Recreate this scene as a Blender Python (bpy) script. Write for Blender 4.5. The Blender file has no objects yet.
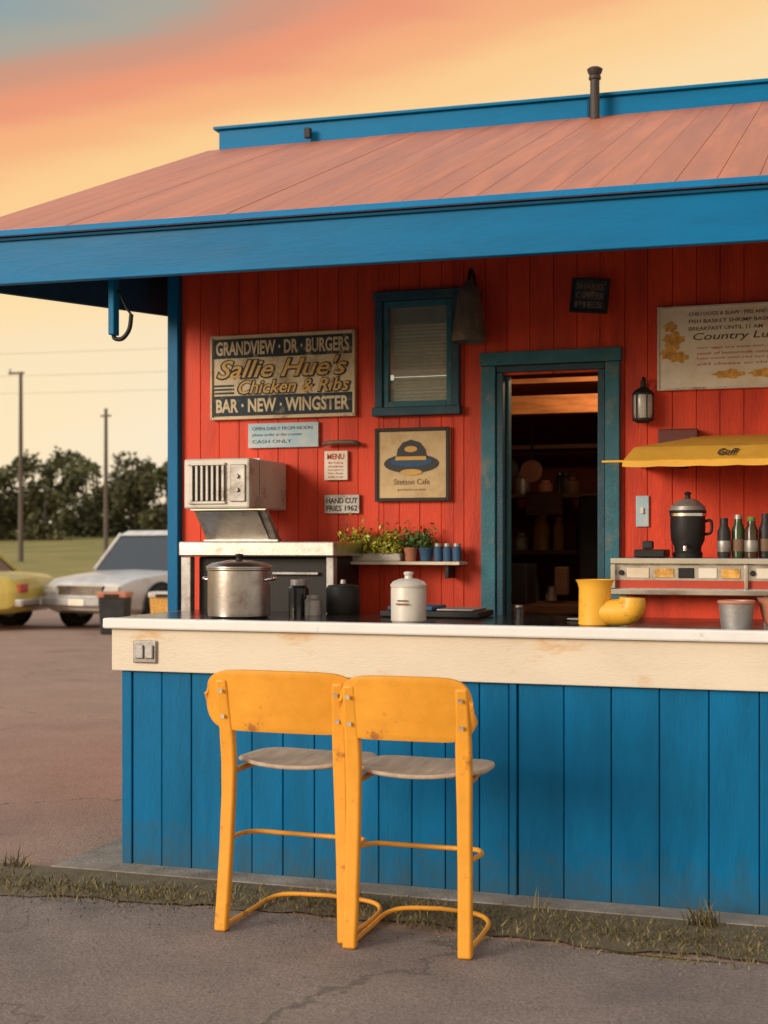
import bpy, bmesh, math, random
from mathutils import Vector, Matrix
R=random.Random(7)
scene=bpy.context.scene
scene.view_settings.view_transform='Standard'
scene.view_settings.look='None'
scene.view_settings.exposure=0
rad=math.radians

# ------------------------------------------------------------------ materials
def srgb(r,g,b):
    f=lambda v:(v/255/12.92) if v/255<=.04045 else ((v/255+.055)/1.055)**2.4
    return (f(r),f(g),f(b))
MATS={}
def M(name,col,rough=.5,metal=0,var=.12,scale=6,bump=.05,bscale=80,dirt=None,damt=.5,dscale=3,dsharp=.12,
      island=0.,stretch=(1,1,1),splash=None,spec=.5,trans=0,coat=0):
    if name in MATS: return MATS[name]
    m=bpy.data.materials.new(name); m.use_nodes=True; nt=m.node_tree; N=nt.nodes; L=nt.links
    b=N['Principled BSDF']
    tc=N.new('ShaderNodeTexCoord'); mp=N.new('ShaderNodeMapping'); mp.inputs['Scale'].default_value=stretch
    L.new(tc.outputs['Object'],mp.inputs['Vector'])
    n1=N.new('ShaderNodeTexNoise'); n1.inputs['Scale'].default_value=scale; n1.inputs['Detail'].default_value=6; n1.inputs['Roughness'].default_value=.62
    L.new(mp.outputs[0],n1.inputs['Vector'])
    r1=N.new('ShaderNodeValToRGB'); r1.color_ramp.elements[0].position=.3; r1.color_ramp.elements[1].position=.7
    r1.color_ramp.elements[0].color=tuple(max(0,c*(1-var)) for c in col)+(1,)
    r1.color_ramp.elements[1].color=tuple(min(1,c*(1+var)) for c in col)+(1,)
    L.new(n1.outputs['Fac'],r1.inputs[0])
    out=r1.outputs[0]
    if island:
        g=N.new('ShaderNodeNewGeometry'); mr=N.new('ShaderNodeMapRange')
        mr.inputs['To Min'].default_value=1-island; mr.inputs['To Max'].default_value=1+island
        L.new(g.outputs['Random Per Island'],mr.inputs['Value'])
        h=N.new('ShaderNodeHueSaturation'); L.new(mr.outputs[0],h.inputs['Value']); L.new(out,h.inputs['Color']); out=h.outputs[0]
    if dirt:
        n2=N.new('ShaderNodeTexNoise'); n2.inputs['Scale'].default_value=dscale; n2.inputs['Detail'].default_value=8; n2.inputs['Roughness'].default_value=.7
        L.new(mp.outputs[0],n2.inputs['Vector'])
        r2=N.new('ShaderNodeValToRGB'); t=1-damt
        r2.color_ramp.elements[0].position=max(0,t-dsharp/2); r2.color_ramp.elements[1].position=min(1,t+dsharp/2)
        L.new(n2.outputs['Fac'],r2.inputs[0])
        mx=N.new('ShaderNodeMixRGB'); L.new(r2.outputs[0],mx.inputs[0]); L.new(out,mx.inputs[1]); mx.inputs[2].default_value=tuple(dirt)+(1,); out=mx.outputs[0]
    if splash:   # road dust thrown up on the lowest part of the boards
        sp=N.new('ShaderNodeSeparateXYZ'); L.new(tc.outputs['Object'],sp.inputs[0])
        n4=N.new('ShaderNodeTexNoise'); n4.inputs['Scale'].default_value=14; n4.inputs['Detail'].default_value=6; L.new(tc.outputs['Object'],n4.inputs['Vector'])
        q=N.new('ShaderNodeMath'); q.operation='MULTIPLY_ADD'; q.inputs[1].default_value=-.45; L.new(n4.outputs['Fac'],q.inputs[0]); L.new(sp.outputs['Z'],q.inputs[2])
        mr4=N.new('ShaderNodeMapRange'); mr4.inputs['From Min'].default_value=-.26; mr4.inputs['From Max'].default_value=.0; mr4.inputs['To Min'].default_value=.7; mr4.inputs['To Max'].default_value=0
        L.new(q.outputs[0],mr4.inputs['Value'])
        mx=N.new('ShaderNodeMixRGB'); L.new(mr4.outputs[0],mx.inputs[0]); L.new(out,mx.inputs[1]); mx.inputs[2].default_value=tuple(splash)+(1,); out=mx.outputs[0]
    L.new(out,b.inputs['Base Color'])
    rr=N.new('ShaderNodeMapRange'); rr.inputs['To Min'].default_value=max(.02,rough-.12); rr.inputs['To Max'].default_value=min(1,rough+.15)
    L.new(n1.outputs['Fac'],rr.inputs['Value']); L.new(rr.outputs[0],b.inputs['Roughness'])
    b.inputs['Metallic'].default_value=metal; b.inputs['Specular IOR Level'].default_value=spec
    b.inputs['Transmission Weight'].default_value=trans; b.inputs['Coat Weight'].default_value=coat
    if bump:
        n3=N.new('ShaderNodeTexNoise'); n3.inputs['Scale'].default_value=bscale; n3.inputs['Detail'].default_value=3
        L.new(mp.outputs[0],n3.inputs['Vector'])
        bp=N.new('ShaderNodeBump'); bp.inputs['Strength'].default_value=min(1,bump*3); bp.inputs['Distance'].default_value=.01
        L.new(n3.outputs['Fac'],bp.inputs['Height']); L.new(bp.outputs[0],b.inputs['Normal'])
    MATS[name]=m; return m

red=M('red_paint',(.72,.064,.024),.5,var=.10,scale=3,stretch=(3,3,.5),bump=.08,bscale=40,dirt=(.40,.031,.015),damt=.40,dscale=2.2,dsharp=.3,island=.08,spec=.25)
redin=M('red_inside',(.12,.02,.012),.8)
blue=M('blue_paint',(.0012,.150,.345),.42,var=.10,scale=3,stretch=(3,3,.6),bump=.05,bscale=30,dirt=(.002,.10,.22),damt=.42,dscale=1.6,dsharp=.35,island=.10,spec=.14,splash=(.045,.09,.11))
bluef=M('blue_fascia',(.001,.165,.375),.42,var=.08,scale=2,stretch=(.5,3,3),bump=.04,bscale=30,dirt=(.002,.115,.26),damt=.40,dscale=1.5,dsharp=.35,spec=.13)
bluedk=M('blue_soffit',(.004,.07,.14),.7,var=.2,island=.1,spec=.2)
bluelt=M('blue_trim_light',(.003,.19,.44),.5,spec=.15)
teal=M('teal_frame',(.032,.145,.195),.5,var=.2,scale=10,bump=.08,dirt=(.14,.17,.17),damt=.40,dscale=9,spec=.3)
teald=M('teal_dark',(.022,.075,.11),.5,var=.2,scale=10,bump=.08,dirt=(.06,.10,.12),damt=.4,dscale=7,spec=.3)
cream=M('cream_board',(.74,.64,.50),.5,var=.07,scale=3,stretch=(.7,1,2),bump=.05,dirt=(.66,.42,.20),damt=.36,dscale=4.2,dsharp=.12)
white=M('white_cap',(.82,.81,.79),.32,var=.04,bump=.02,dirt=(.45,.41,.36),damt=.34,dscale=6)
black=M('black_top',(.015,.013,.012),.16,var=.3,bump=.01,dirt=(.05,.04,.035),damt=.4,dscale=5,dsharp=.3)
yellow=M('yellow_paint',(.84,.36,.032),.42,var=.10,scale=9,bump=.03,dirt=(.45,.17,.03),damt=.375,dscale=10,dsharp=.08,spec=.4)
yelplast=M('yellow_enamel',(.84,.44,.04),.4,var=.08,bump=.01,dirt=(.5,.25,.04),damt=.36,dscale=20)
seatw=M('seat_wood',(.46,.34,.24),.55,var=.25,scale=5,stretch=(8,1,8),bump=.05)
steel=M('stainless',(.60,.58,.55),.3,1,var=.12,scale=8,bump=.015,dirt=(.25,.2,.17),damt=.40,dscale=8,dsharp=.3)
steeld=M('steel_worn',(.42,.40,.38),.45,.6,var=.2,scale=8,bump=.03,dirt=(.12,.09,.07),damt=.42,dscale=6,dsharp=.3)
chrome=M('chrome',(.7,.68,.65),.18,1,var=.05,bump=0)
alum=M('off_white_metal',(.64,.60,.54),.45,.1,var=.12,bump=.03,dirt=(.3,.2,.13),damt=.39,dscale=7)
blk=M('black_iron',(.018,.017,.016),.5,var=.3,bump=.03,spec=.3)
dark=M('dark_plastic',(.03,.028,.03),.45,var=.3,spec=.3)
bronze=M('dark_bronze',(.15,.11,.085),.55,.2,var=.4,scale=12,bump=.06)
glassy=M('dark_glass',(.02,.024,.028),.08,var=.1,bump=0,spec=.8)
frost=M('lantern_glass',(.5,.48,.44),.25,var=.15,bump=.02,spec=.7)
galv=M('galvanised',(.35,.34,.33),.5,.6,var=.2)
gold=M('gold_paint',(.60,.34,.07),.5)
slate=M('sign_slate',(.03,.045,.06),.6,var=.3,dirt=(.30,.24,.16),damt=.38,dscale=14,spec=.2)
scream=M('sign_cream',(.66,.53,.34),.6,var=.12,dirt=(.33,.22,.11),damt=.40,dscale=9,dsharp=.2)
paper=M('paper_white',(.84,.77,.66),.8,var=.06,dirt=(.68,.54,.36),damt=.40,dscale=4,dsharp=.3)
paperblue=M('notice_blue',(.40,.56,.64),.6,var=.08,dirt=(.6,.6,.56),damt=.45,dscale=6)
ink=M('ink_dark',(.05,.05,.055),.7)
inkblue=M('ink_blue',(.03,.09,.18),.7)
inkred=M('ink_red',(.5,.06,.03),.7)
inkbrown=M('ink_brown',(.2,.12,.07),.7)
foodor=M('food_orange',(.72,.36,.08),.7,var=.5,scale=30)
postercr=M('poster_cream',(.66,.48,.26),.7,var=.1,dirt=(.45,.29,.13),damt=.40,dscale=8,dsharp=.3)
wood=M('interior_wood',(.18,.09,.045),.6,var=.35,stretch=(1,1,6))
orangew=M('varnished_beam',(.62,.26,.09),.5,var=.3,stretch=(1,6,6))
rubber=M('rubber',(.015,.015,.015),.8)
concrete=M('concrete',(.33,.28,.23),.9,var=.2,scale=4,bump=.2,bscale=60,dirt=(.17,.13,.10),damt=.47,dscale=3,dsharp=.3)
terr=M('terracotta',(.5,.2,.12),.7)
polew=M('weathered_pole',(.12,.095,.08),.9,var=.3,stretch=(6,6,.5))
leafy=M('potted_leaf',(.36,.34,.04),.6,var=.4,scale=20,bump=0,island=.5)
leafg=M('potted_leaf_dark',(.07,.15,.03),.6,var=.4,bump=0,island=.5)
treeleaf=M('tree_foliage',(.095,.098,.045),.8,var=.5,scale=.3,bump=0,island=.4,spec=.2)
bark=M('bark',(.06,.045,.035),.9)
grassm=M('grass_blades',(.19,.155,.07),.8,var=.4,scale=3,bump=0,island=.5,spec=.2)
stone=M('gravel_stone',(.17,.135,.11),.9,var=.3,island=.35,spec=.2)
caryel=M('car_yellow',(.56,.43,.07),.35,var=.06,bump=0,coat=.4,dirt=(.34,.26,.09),damt=.4,dscale=3,dsharp=.3)
carwh=M('car_white',(.60,.58,.56),.35,var=.06,bump=0,coat=.4,dirt=(.40,.34,.30),damt=.42,dscale=2,dsharp=.3)
taill=M('tail_light',(.4,.03,.02),.3,bump=0)
headl=M('head_light',(.6,.57,.5),.15,bump=0)
blind=M('venetian_blind',(.50,.48,.42),.6,var=.1,island=.12)
roofm=M('roof_metal',(.66,.215,.10),.42,.15,var=.18,scale=2.5,stretch=(5,.45,.45),bump=.02,bscale=25,dirt=(.44,.145,.075),damt=.49,dscale=1.2,dsharp=.4,island=.07,spec=.35)

# ------------------------------------------------------------------ helpers
def root(name,loc=(0,0,0),rz=0):
    e=bpy.data.objects.new(name,None); e.empty_display_size=.1
    scene.collection.objects.link(e); e.location=loc; e.rotation_euler=(0,0,rz); return e
def addmesh(name,me,mat,parent=None,bevel=0,smooth=False,segs=2):
    o=bpy.data.objects.new(name,me); scene.collection.objects.link(o)
    if mat: me.materials.append(mat)
    if parent: o.parent=parent
    if bevel:
        b=o.modifiers.new('b','BEVEL'); b.width=bevel; b.segments=segs; b.limit_method='ANGLE'; b.angle_limit=rad(40)
    if smooth:
        for p in me.polygons: p.use_smooth=True
    return o
def boxes(name,lst,mat,parent=None,bevel=.003):
    bm=bmesh.new()
    for (x0,x1,y0,y1,z0,z1) in lst:
        v=[bm.verts.new(p) for p in [(x0,y0,z0),(x1,y0,z0),(x1,y1,z0),(x0,y1,z0),(x0,y0,z1),(x1,y0,z1),(x1,y1,z1),(x0,y1,z1)]]
        for f in [(0,3,2,1),(4,5,6,7),(0,1,5,4),(1,2,6,5),(2,3,7,6),(3,0,4,7)]: bm.faces.new([v[i] for i in f])
    me=bpy.data.meshes.new(name); bm.to_mesh(me); bm.free()
    return addmesh(name,me,mat,parent,bevel)
def box(name,x0,x1,y0,y1,z0,z1,mat,parent=None,bevel=.003): return boxes(name,[(x0,x1,y0,y1,z0,z1)],mat,parent,bevel)
def prism(name,poly,c0,c1,mat,parent,bevel,ax):
    f=(lambda p,c:(c,p[0],p[1])) if ax=='X' else (lambda p,c:(p[0],c,p[1]))
    bm=bmesh.new(); a=[bm.verts.new(f(p,c0)) for p in poly]; b=[bm.verts.new(f(p,c1)) for p in poly]
    n=len(poly); bm.faces.new(a); bm.faces.new(b[::-1])
    for i in range(n): bm.faces.new((a[i],b[i],b[(i+1)%n],a[(i+1)%n]))
    bmesh.ops.recalc_face_normals(bm,faces=bm.faces)
    me=bpy.data.meshes.new(name); bm.to_mesh(me); bm.free(); return addmesh(name,me,mat,parent,bevel)
def prismX(name,poly,x0,x1,mat,parent=None,bevel=.003): return prism(name,poly,x0,x1,mat,parent,bevel,'X')
def prismY(name,poly,y0,y1,mat,parent=None,bevel=0): return prism(name,poly,y0,y1,mat,parent,bevel,'Y')
def lathe(name,prof,c,mat,parent=None,seg=36,axis='Z',smooth=True):
    bm=bmesh.new(); rings=[]
    for r,z in prof:
        rings.append([bm.verts.new((max(r,1e-4)*math.cos(2*math.pi*i/seg),max(r,1e-4)*math.sin(2*math.pi*i/seg),z)) for i in range(seg)])
    for a,b in zip(rings,rings[1:]):
        for i in range(seg): bm.faces.new((a[i],a[(i+1)%seg],b[(i+1)%seg],b[i]))
    bmesh.ops.recalc_face_normals(bm,faces=bm.faces)
    if axis=='Y': bmesh.ops.rotate(bm,verts=bm.verts,cent=(0,0,0),matrix=Matrix.Rotation(rad(90),3,'X'))
    if axis=='X': bmesh.ops.rotate(bm,verts=bm.verts,cent=(0,0,0),matrix=Matrix.Rotation(rad(90),3,'Y'))
    bmesh.ops.translate(bm,verts=bm.verts,vec=c)
    me=bpy.data.meshes.new(name); bm.to_mesh(me); bm.free()
    o=addmesh(name,me,mat,parent,0,smooth)
    if smooth: me.set_sharp_from_angle(angle=rad(35))
    return o
def tubegeo(pts,r,smooth=True,radii=None,seg=10,V=None,F=None):
    P=[Vector(p) for p in pts]; n=len(P); radii=radii or [1]*n
    if smooth and n>2:
        Q=[];RR=[]
        for i in range(n-1):
            p0=P[max(i-1,0)];p1=P[i];p2=P[i+1];p3=P[min(i+2,n-1)]
            for k in range(6):
                t=k/6; Q.append(.5*((2*p1)+(p2-p0)*t+(2*p0-5*p1+4*p2-p3)*t*t+(3*p1-p0-3*p2+p3)*t**3)); RR.append(radii[i]*(1-t)+radii[i+1]*t)
        Q.append(P[-1]); RR.append(radii[-1]); P,radii=Q,RR; n=len(P)
    tan=[(P[min(i+1,n-1)]-P[max(i-1,0)]).normalized() for i in range(n)]
    u=tan[0].orthogonal().normalized(); base=len(V)
    for i in range(n):
        u=(u-tan[i]*u.dot(tan[i])).normalized(); w_=tan[i].cross(u)
        for k in range(seg):
            a=2*math.pi*k/seg; V.append(P[i]+(u*math.cos(a)+w_*math.sin(a))*r*radii[i])
    for i in range(n-1):
        for k in range(seg):
            a=base+i*seg+k; b=base+i*seg+(k+1)%seg; F.append((a,b,b+seg,a+seg))
    F.append(tuple(base+k for k in range(seg))[::-1]); F.append(tuple(base+(n-1)*seg+k for k in range(seg)))
def tube(name,pts,r,mat,parent=None,smooth=True,seg=10,radii=None):
    V=[];F=[]; tubegeo(pts,r,smooth,radii,seg,V,F)
    me=bpy.data.meshes.new(name); me.from_pydata(V,[],F)
    o=addmesh(name,me,mat,parent,0,True); me.set_sharp_from_angle(angle=rad(60)); return o
def text(name,body,x0,x1,z0,z1,y,mat,parent,bold=0,shear=0,tilt=0):
    cu=bpy.data.curves.new('t','FONT'); cu.body=body; cu.size=1; cu.offset=bold; cu.shear=shear; cu.resolution_u=3
    o=bpy.data.objects.new('t',cu); scene.collection.objects.link(o)
    dg=bpy.context.evaluated_depsgraph_get()
    me=bpy.data.meshes.new_from_object(o.evaluated_get(dg)); bpy.data.objects.remove(o); bpy.data.curves.remove(cu)
    me.materials.clear(); me.name=name; ob=addmesh(name,me,mat,parent)
    xs=[v.co.x for v in me.vertices]; ys=[v.co.y for v in me.vertices]
    a,b,c,d=min(xs),max(xs),min(ys),max(ys)
    for v in me.vertices:
        u=(v.co.x-a)/(b-a); w=(v.co.y-c)/(d-c)
        v.co=Vector((x0+u*(x1-x0),y,z0+w*(z1-z0)+tilt*(u-.5)))
    return ob
def disc(cx,cz,rx,rz,n=28): return [(cx+rx*math.cos(2*math.pi*i/n),cz+rz*math.sin(2*math.pi*i/n)) for i in range(n)]
def leafmesh(name,specs,mat,parent=None):
    vs=[];fs=[]
    for c,s,asp in specs:
        u=Vector((R.gauss(0,1),R.gauss(0,1),R.gauss(0,1))).normalized()
        w=u.cross(Vector((R.gauss(0,1),R.gauss(0,1),R.gauss(0,1)))).normalized()
        i=len(vs); c=Vector(c)
        vs+=[c-u*s,c+w*s*asp,c+u*s,c-w*s*asp]; fs.append((i,i+1,i+2,i+3))
    me=bpy.data.meshes.new(name); me.from_pydata(vs,[],fs); return addmesh(name,me,mat,parent)

# ------------------------------------------------------------------ camera
cam=bpy.data.cameras.new('camera'); co=bpy.data.objects.new('camera',cam); scene.collection.objects.link(co)
co.location=(3.094,-5.498,1.43); co.rotation_euler=(rad(90),0,rad(18.7))
cam.sensor_fit='VERTICAL'; cam.sensor_height=36; cam.sensor_width=36; cam.lens=1400/1024*36; cam.shift_y=31/1024
cam.clip_end=6000; cam.clip_start=.05
cam.dof.use_dof=True; cam.dof.focus_distance=5.9; cam.dof.aperture_fstop=3.2
scene.camera=co

# ------------------------------------------------------------------ sky + sun
w=bpy.data.worlds.new('World'); scene.world=w; w.use_nodes=True; nt=w.node_tree; N=nt.nodes; L=nt.links
bg=N['Background']
sky=N.new('ShaderNodeTexSky'); sky.sky_type='NISHITA'; sky.sun_disc=False; sky.sun_elevation=rad(17); sky.sun_rotation=rad(216)
tc=N.new('ShaderNodeTexCoord')
dot=N.new('ShaderNodeVectorMath'); dot.operation='DOT_PRODUCT'; dot.inputs[1].default_value=(-.275*.9472,-.275*.3206,1)
L.new(tc.outputs['Generated'],dot.inputs[0])
mp=N.new('ShaderNodeMapping'); mp.inputs['Rotation'].default_value=(0,rad(-14),0); mp.inputs['Scale'].default_value=(1.2,1.2,9)
L.new(tc.outputs['Generated'],mp.inputs['Vector'])
ns=N.new('ShaderNodeTexNoise'); ns.inputs['Scale'].default_value=1.6; ns.inputs['Detail'].default_value=5; ns.inputs['Roughness'].default_value=.5
L.new(mp.outputs[0],ns.inputs['Vector'])
ma=N.new('ShaderNodeMath'); ma.operation='MULTIPLY_ADD'; ma.inputs[1].default_value=.11; ma.inputs[2].default_value=-.062
L.new(ns.outputs['Fac'],ma.inputs[0])
ad=N.new('ShaderNodeMath'); ad.operation='ADD'; L.new(dot.outputs['Value'],ad.inputs[0]); L.new(ma.outputs[0],ad.inputs[1])
cr=N.new('ShaderNodeValToRGB'); e=cr.color_ramp; e.interpolation='EASE'
stops=[(0,(224,201,180)),(.08,(232,208,178)),(.17,(238,207,158)),(.25,(244,203,126)),(.30,(245,190,100)),(.335,(240,160,72)),(.36,(230,132,56)),(.384,(200,130,78)),(.408,(160,148,120)),(.435,(134,146,138)),(.52,(146,160,158)),(.70,(212,218,218)),(1,(236,238,240))]
while len(e.elements)<len(stops): e.elements.new(.5)
for el,(p,c) in zip(e.elements,stops): el.position=p; el.color=(*srgb(*c),1)
L.new(ad.outputs[0],cr.inputs[0])
sc=N.new('ShaderNodeVectorMath'); sc.operation='SCALE'; sc.inputs['Scale'].default_value=.045; L.new(sky.outputs[0],sc.inputs[0])
sm=N.new('ShaderNodeVectorMath'); sm.operation='ADD'; L.new(sc.outputs[0],sm.inputs[0]); L.new(cr.outputs[0],sm.inputs[1])
L.new(sm.outputs[0],bg.inputs['Color']); bg.inputs['Strength'].default_value=.98
sun=bpy.data.lights.new('sun','SUN'); so=bpy.data.objects.new('sun',sun); scene.collection.objects.link(so)
sun.energy=2.5; sun.angle=rad(22); sun.color=(1,.86,.70)
so.rotation_euler=Vector((-.56,-.77,.27)).to_track_quat('Z','Y').to_euler()

# ------------------------------------------------------------------ ground
def sstep(a,b,x):
    t=min(1,max(0,(x-a)/(b-a))); return t*t*(3-2*t)
def gz(y): return 2.4*sstep(45,120,y)
def groundmat(name,c1,c2,c3,s1,s2,cracks=False,bumpd=.01):
    m=bpy.data.materials.new(name); m.use_nodes=True; nt=m.node_tree; N=nt.nodes; L=nt.links; b=N['Principled BSDF']
    tc=N.new('ShaderNodeTexCoord')
    def noise(s,d=6,r=.6):
        n=N.new('ShaderNodeTexNoise'); n.inputs['Scale'].default_value=s; n.inputs['Detail'].default_value=d; n.inputs['Roughness'].default_value=r
        L.new(tc.outputs['Object'],n.inputs['Vector']); return n
    def ramp(src,a,b_):
        r=N.new('ShaderNodeValToRGB'); r.color_ramp.elements[0].position=a; r.color_ramp.elements[1].position=b_; L.new(src,r.inputs[0]); return r
    def mix(f,a,b_,t='MIX'):
        x=N.new('ShaderNodeMixRGB'); x.blend_type=t
        for i,s in enumerate((f,a,b_)):
            if hasattr(s,'links'): L.new(s,x.inputs[i])
            else: x.inputs[i].default_value=s if i==0 else tuple(s)+(1,)
        return x.outputs[0]
    big=ramp(noise(s1).outputs['Fac'],.38,.62).outputs[0]; mid=ramp(noise(s2).outputs['Fac'],.35,.65).outputs[0]
    col=mix(big,c1,c2); col=mix(mid,col,c3)
    fine=noise(90,3,.7); fr=ramp(fine.outputs['Fac'],.3,.7)
    fr.color_ramp.elements[0].color=(.62,.6,.58,1); fr.color_ramp.elements[1].color=(1.3,1.28,1.25,1)
    col=mix(1.0,col,fr.outputs[0],'MULTIPLY')
    if cracks:
        st=ramp(noise(.9,3,.5).outputs['Fac'],.60,.72); sm_=N.new('ShaderNodeMath'); sm_.operation='MULTIPLY'; sm_.inputs[1].default_value=.35; L.new(st.outputs[0],sm_.inputs[0])
        col=mix(sm_.outputs[0],col,(.06,.05,.042))
        v=N.new('ShaderNodeTexVoronoi'); v.feature='DISTANCE_TO_EDGE'; v.inputs['Scale'].default_value=.30
        wn=noise(1.3,5,.65); av=N.new('ShaderNodeVectorMath'); av.operation='MULTIPLY_ADD'; av.inputs[1].default_value=(1.2,1.2,0)
        L.new(wn.outputs['Color'],av.inputs[0]); L.new(tc.outputs['Object'],av.inputs[2]); L.new(av.outputs[0],v.inputs['Vector'])
        cr=ramp(v.outputs['Distance'],.001,.006); inv=N.new('ShaderNodeMath'); inv.operation='SUBTRACT'; inv.inputs[0].default_value=.65; L.new(cr.outputs[0],inv.inputs[1]); inv.use_clamp=True
        col=mix(inv.outputs[0],col,(.08,.07,.055))
    L.new(col,b.inputs['Base Color']); b.inputs['Roughness'].default_value=.9; b.inputs['Specular IOR Level'].default_value=.3
    bp=N.new('ShaderNodeBump'); bp.inputs['Strength'].default_value=.7; bp.inputs['Distance'].default_value=bumpd
    L.new(fine.outputs['Fac'],bp.inputs['Height']); L.new(bp.outputs[0],b.inputs['Normal'])
    return m
fieldm=groundmat('field_grass',(.27,.23,.07),(.19,.20,.06),(.35,.27,.09),.03,.2)
lotm=groundmat('asphalt_lot',(.37,.235,.175),(.30,.20,.155),(.40,.265,.205),.25,1.4,True)
fm=groundmat('asphalt_front',(.255,.198,.17),(.205,.165,.145),(.285,.225,.195),.5,2.5,True)
ys=[-2500,-60,0,30,40]+[45+5*i for i in range(17)]+[180,400,1000,3000]
bm=bmesh.new(); xs=[-3000,-300,-60,0,60,300,3000]
g=[[bm.verts.new((x,y,gz(y)-.0)) for x in xs] for y in ys]
for i in range(len(ys)-1):
    for j in range(len(xs)-1): bm.faces.new((g[i][j],g[i][j+1],g[i+1][j+1],g[i+1][j]))
me=bpy.data.meshes.new('ground'); bm.to_mesh(me); bm.free(); addmesh('grass_field',me,fieldm)
def sheet(name,poly,z,mat):
    me=bpy.data.meshes.new(name); me.from_pydata([(x,y,z) for x,y in poly],[],[tuple(range(len(poly)))]); return addmesh(name,me,mat)
sheet('parking_lot',[(-70,-.62),(70,-.62),(70,44.5),(-70,44.5)],.004,lotm)
pts=[(-70,-40),(70,-40)]+[(x,-.60+.05*math.sin(x*2.1)+.03*math.sin(x*7)) for x in [70-i*.5 for i in range(281)]]
sheet('asphalt_road',pts,.008,fm)
box('concrete_slab',-.26,4.75,-.15,6,.0,.016,concrete,None,.005)

bl=[];fs=[];r2=random.Random(3)
def blade(x,y,h,z=0.0):
    a=r2.uniform(0,6.28); w_=r2.uniform(.002,.005); lx,ly=r2.gauss(0,.5)*h,r2.gauss(0,.5)*h
    i=len(bl); dx,dy=math.cos(a)*w_,math.sin(a)*w_
    bl.extend([(x-dx,y-dy,z),(x+dx,y+dy,z),(x+dx*.7+lx*.4,y+dy*.7+ly*.4,z+h*.6),(x-dx*.7+lx*.4,y-dy*.7+ly*.4,z+h*.6),(x+lx,y+ly,z+h)])
    fs.extend([(i,i+1,i+2,i+3),(i+3,i+2,i+4)])
def vc(x): return -.40+.04*math.sin(x*1.3)-(.06 if x<.6 else 0)
def vw(x): return .085 if x<.8 else .075+.035*min(1,(x-.8))
for _ in range(28000):
    x=r2.uniform(-3.2,4.9); d=.5+.5*math.sin(x*4.3+1)*math.sin(x*1.7)
    if r2.random()>.45+.55*d: continue
    y=vc(x)+r2.gauss(0,vw(x))
    if y>-.155 and x>-.28: continue
    blade(x,y,abs(r2.gauss(.014,.011))+.005)
for cx,cy,n,h in [(2.55,-.20,90,.07),(3.2,-.2,60,.07),(-.40,-.2,60,.04),(1.95,-.22,30,.04)]:
    for _ in range(n): blade(cx+r2.gauss(0,.035),cy+r2.gauss(0,.02),abs(r2.gauss(h,.03)))
me=bpy.data.meshes.new('verge'); me.from_pydata(bl,[],fs); addmesh('verge_grass',me,grassm)
dirtm=groundmat('verge_soil',(.17,.13,.08),(.13,.105,.055),(.20,.155,.10),2,9)
vp=[(x,-.15+.01*math.sin(x*3)) for x in [-6+i*.25 for i in range(49)]]+[(x,vc(x)-vw(x)*1.7+.03*math.sin(x*5)+.02*math.sin(x*13)+.012*math.sin(x*37)) for x in [6-i*.05 for i in range(241)]]
sheet('verge_soil',vp,.012,dirtm)
# loose grit along the verge edge
bm=bmesh.new()
for _ in range(800):
    x=r2.uniform(-2,4.2); y=-.62-abs(r2.gauss(0,.13)) if r2.random()<.88 else r2.uniform(-1.8,-.6)
    s_=r2.uniform(.002,.0055); vv=[bm.verts.new((x+s_*r2.uniform(.6,1.2)*a,y+s_*r2.uniform(.6,1.2)*b,.008+(s_*r2.uniform(.5,.9) if c else -.001))) for a,b,c in [(-1,-1,0),(1,-1,0),(1,1,0),(-1,1,0),(-.5,-.5,1),(.5,-.6,1),(.5,.5,1),(-.5,.5,1)]]
    for f in [(4,5,6,7),(0,1,5,4),(1,2,6,5),(2,3,7,6),(3,0,4,7)]: bm.faces.new([vv[i] for i in f])
me=bpy.data.meshes.new('gravel'); bm.to_mesh(me); bm.free(); addmesh('gravel',me,stone)

# ------------------------------------------------------------------ building
B=root('roadside_diner')
DX0,DX1,DZ=1.354,1.884,2.29
WX0,WX1,WZ0,WZ1=.725,1.107,2.145,2.70
brk=[-.46]
while brk[-1]<4.5: brk.append(brk[-1]+.118+R.uniform(-.006,.006))
allx=sorted(set(brk+[DX0,DX1,WX0,WX1]))
lst=[]
for a,b in zip(allx,allx[1:]):
    mid=(a+b)/2; j=R.uniform(0,.002)
    ga=.0010 if a in brk else 0; gb=.0010 if b in brk else 0
    segs=[(.1,3.36)]
    if DX0<mid<DX1: segs=[(DZ,3.36)]
    if WX0<mid<WX1: segs=[(.1,WZ0),(WZ1,3.36)]
    for z0,z1 in segs: lst.append((a+ga,b-gb,1.5-j,1.522,z0,z1))
boxes('front_wall_boards',lst,red,B,.0028)
boxes('front_wall_leak_backing',[(-.46,.70,1.5235,1.54,.1,3.36),(.702,1.125,1.5235,1.54,.1,2.14),(.702,1.125,1.5235,1.54,2.702,3.36),(1.127,1.338,1.5235,1.54,.1,3.36),(1.34,1.899,1.5235,1.54,2.335,3.36),(1.901,4.5,1.5235,1.54,.1,3.36)],redin,B,0)  # unseen backing added to stop lamp light leaking between the boards
box('corner_post',-.525,-.462,1.455,1.53,.02,3.3,blue,B,.004)
def gable(x0,x1,nm): prismX(nm,[(1.545,.02),(4.9,.02),(4.9,2.68),(2.41,3.68),(1.545,3.34)],x0,x1,red,B)
gable(-.50,-.47,'side_wall'); gable(4.5,4.53,'side_wall_far')
boxes('rear_wall',[(-.47,2.9,4.87,4.9,.05,2.7),(3.9,4.5,4.87,4.9,.05,2.7),(2.9,3.9,4.87,4.9,.05,1.3),(2.9,3.9,4.87,4.9,2.1,2.7)],redin,B,0)  # the gap is an added out-of-view opening that lets sky light in
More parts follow.
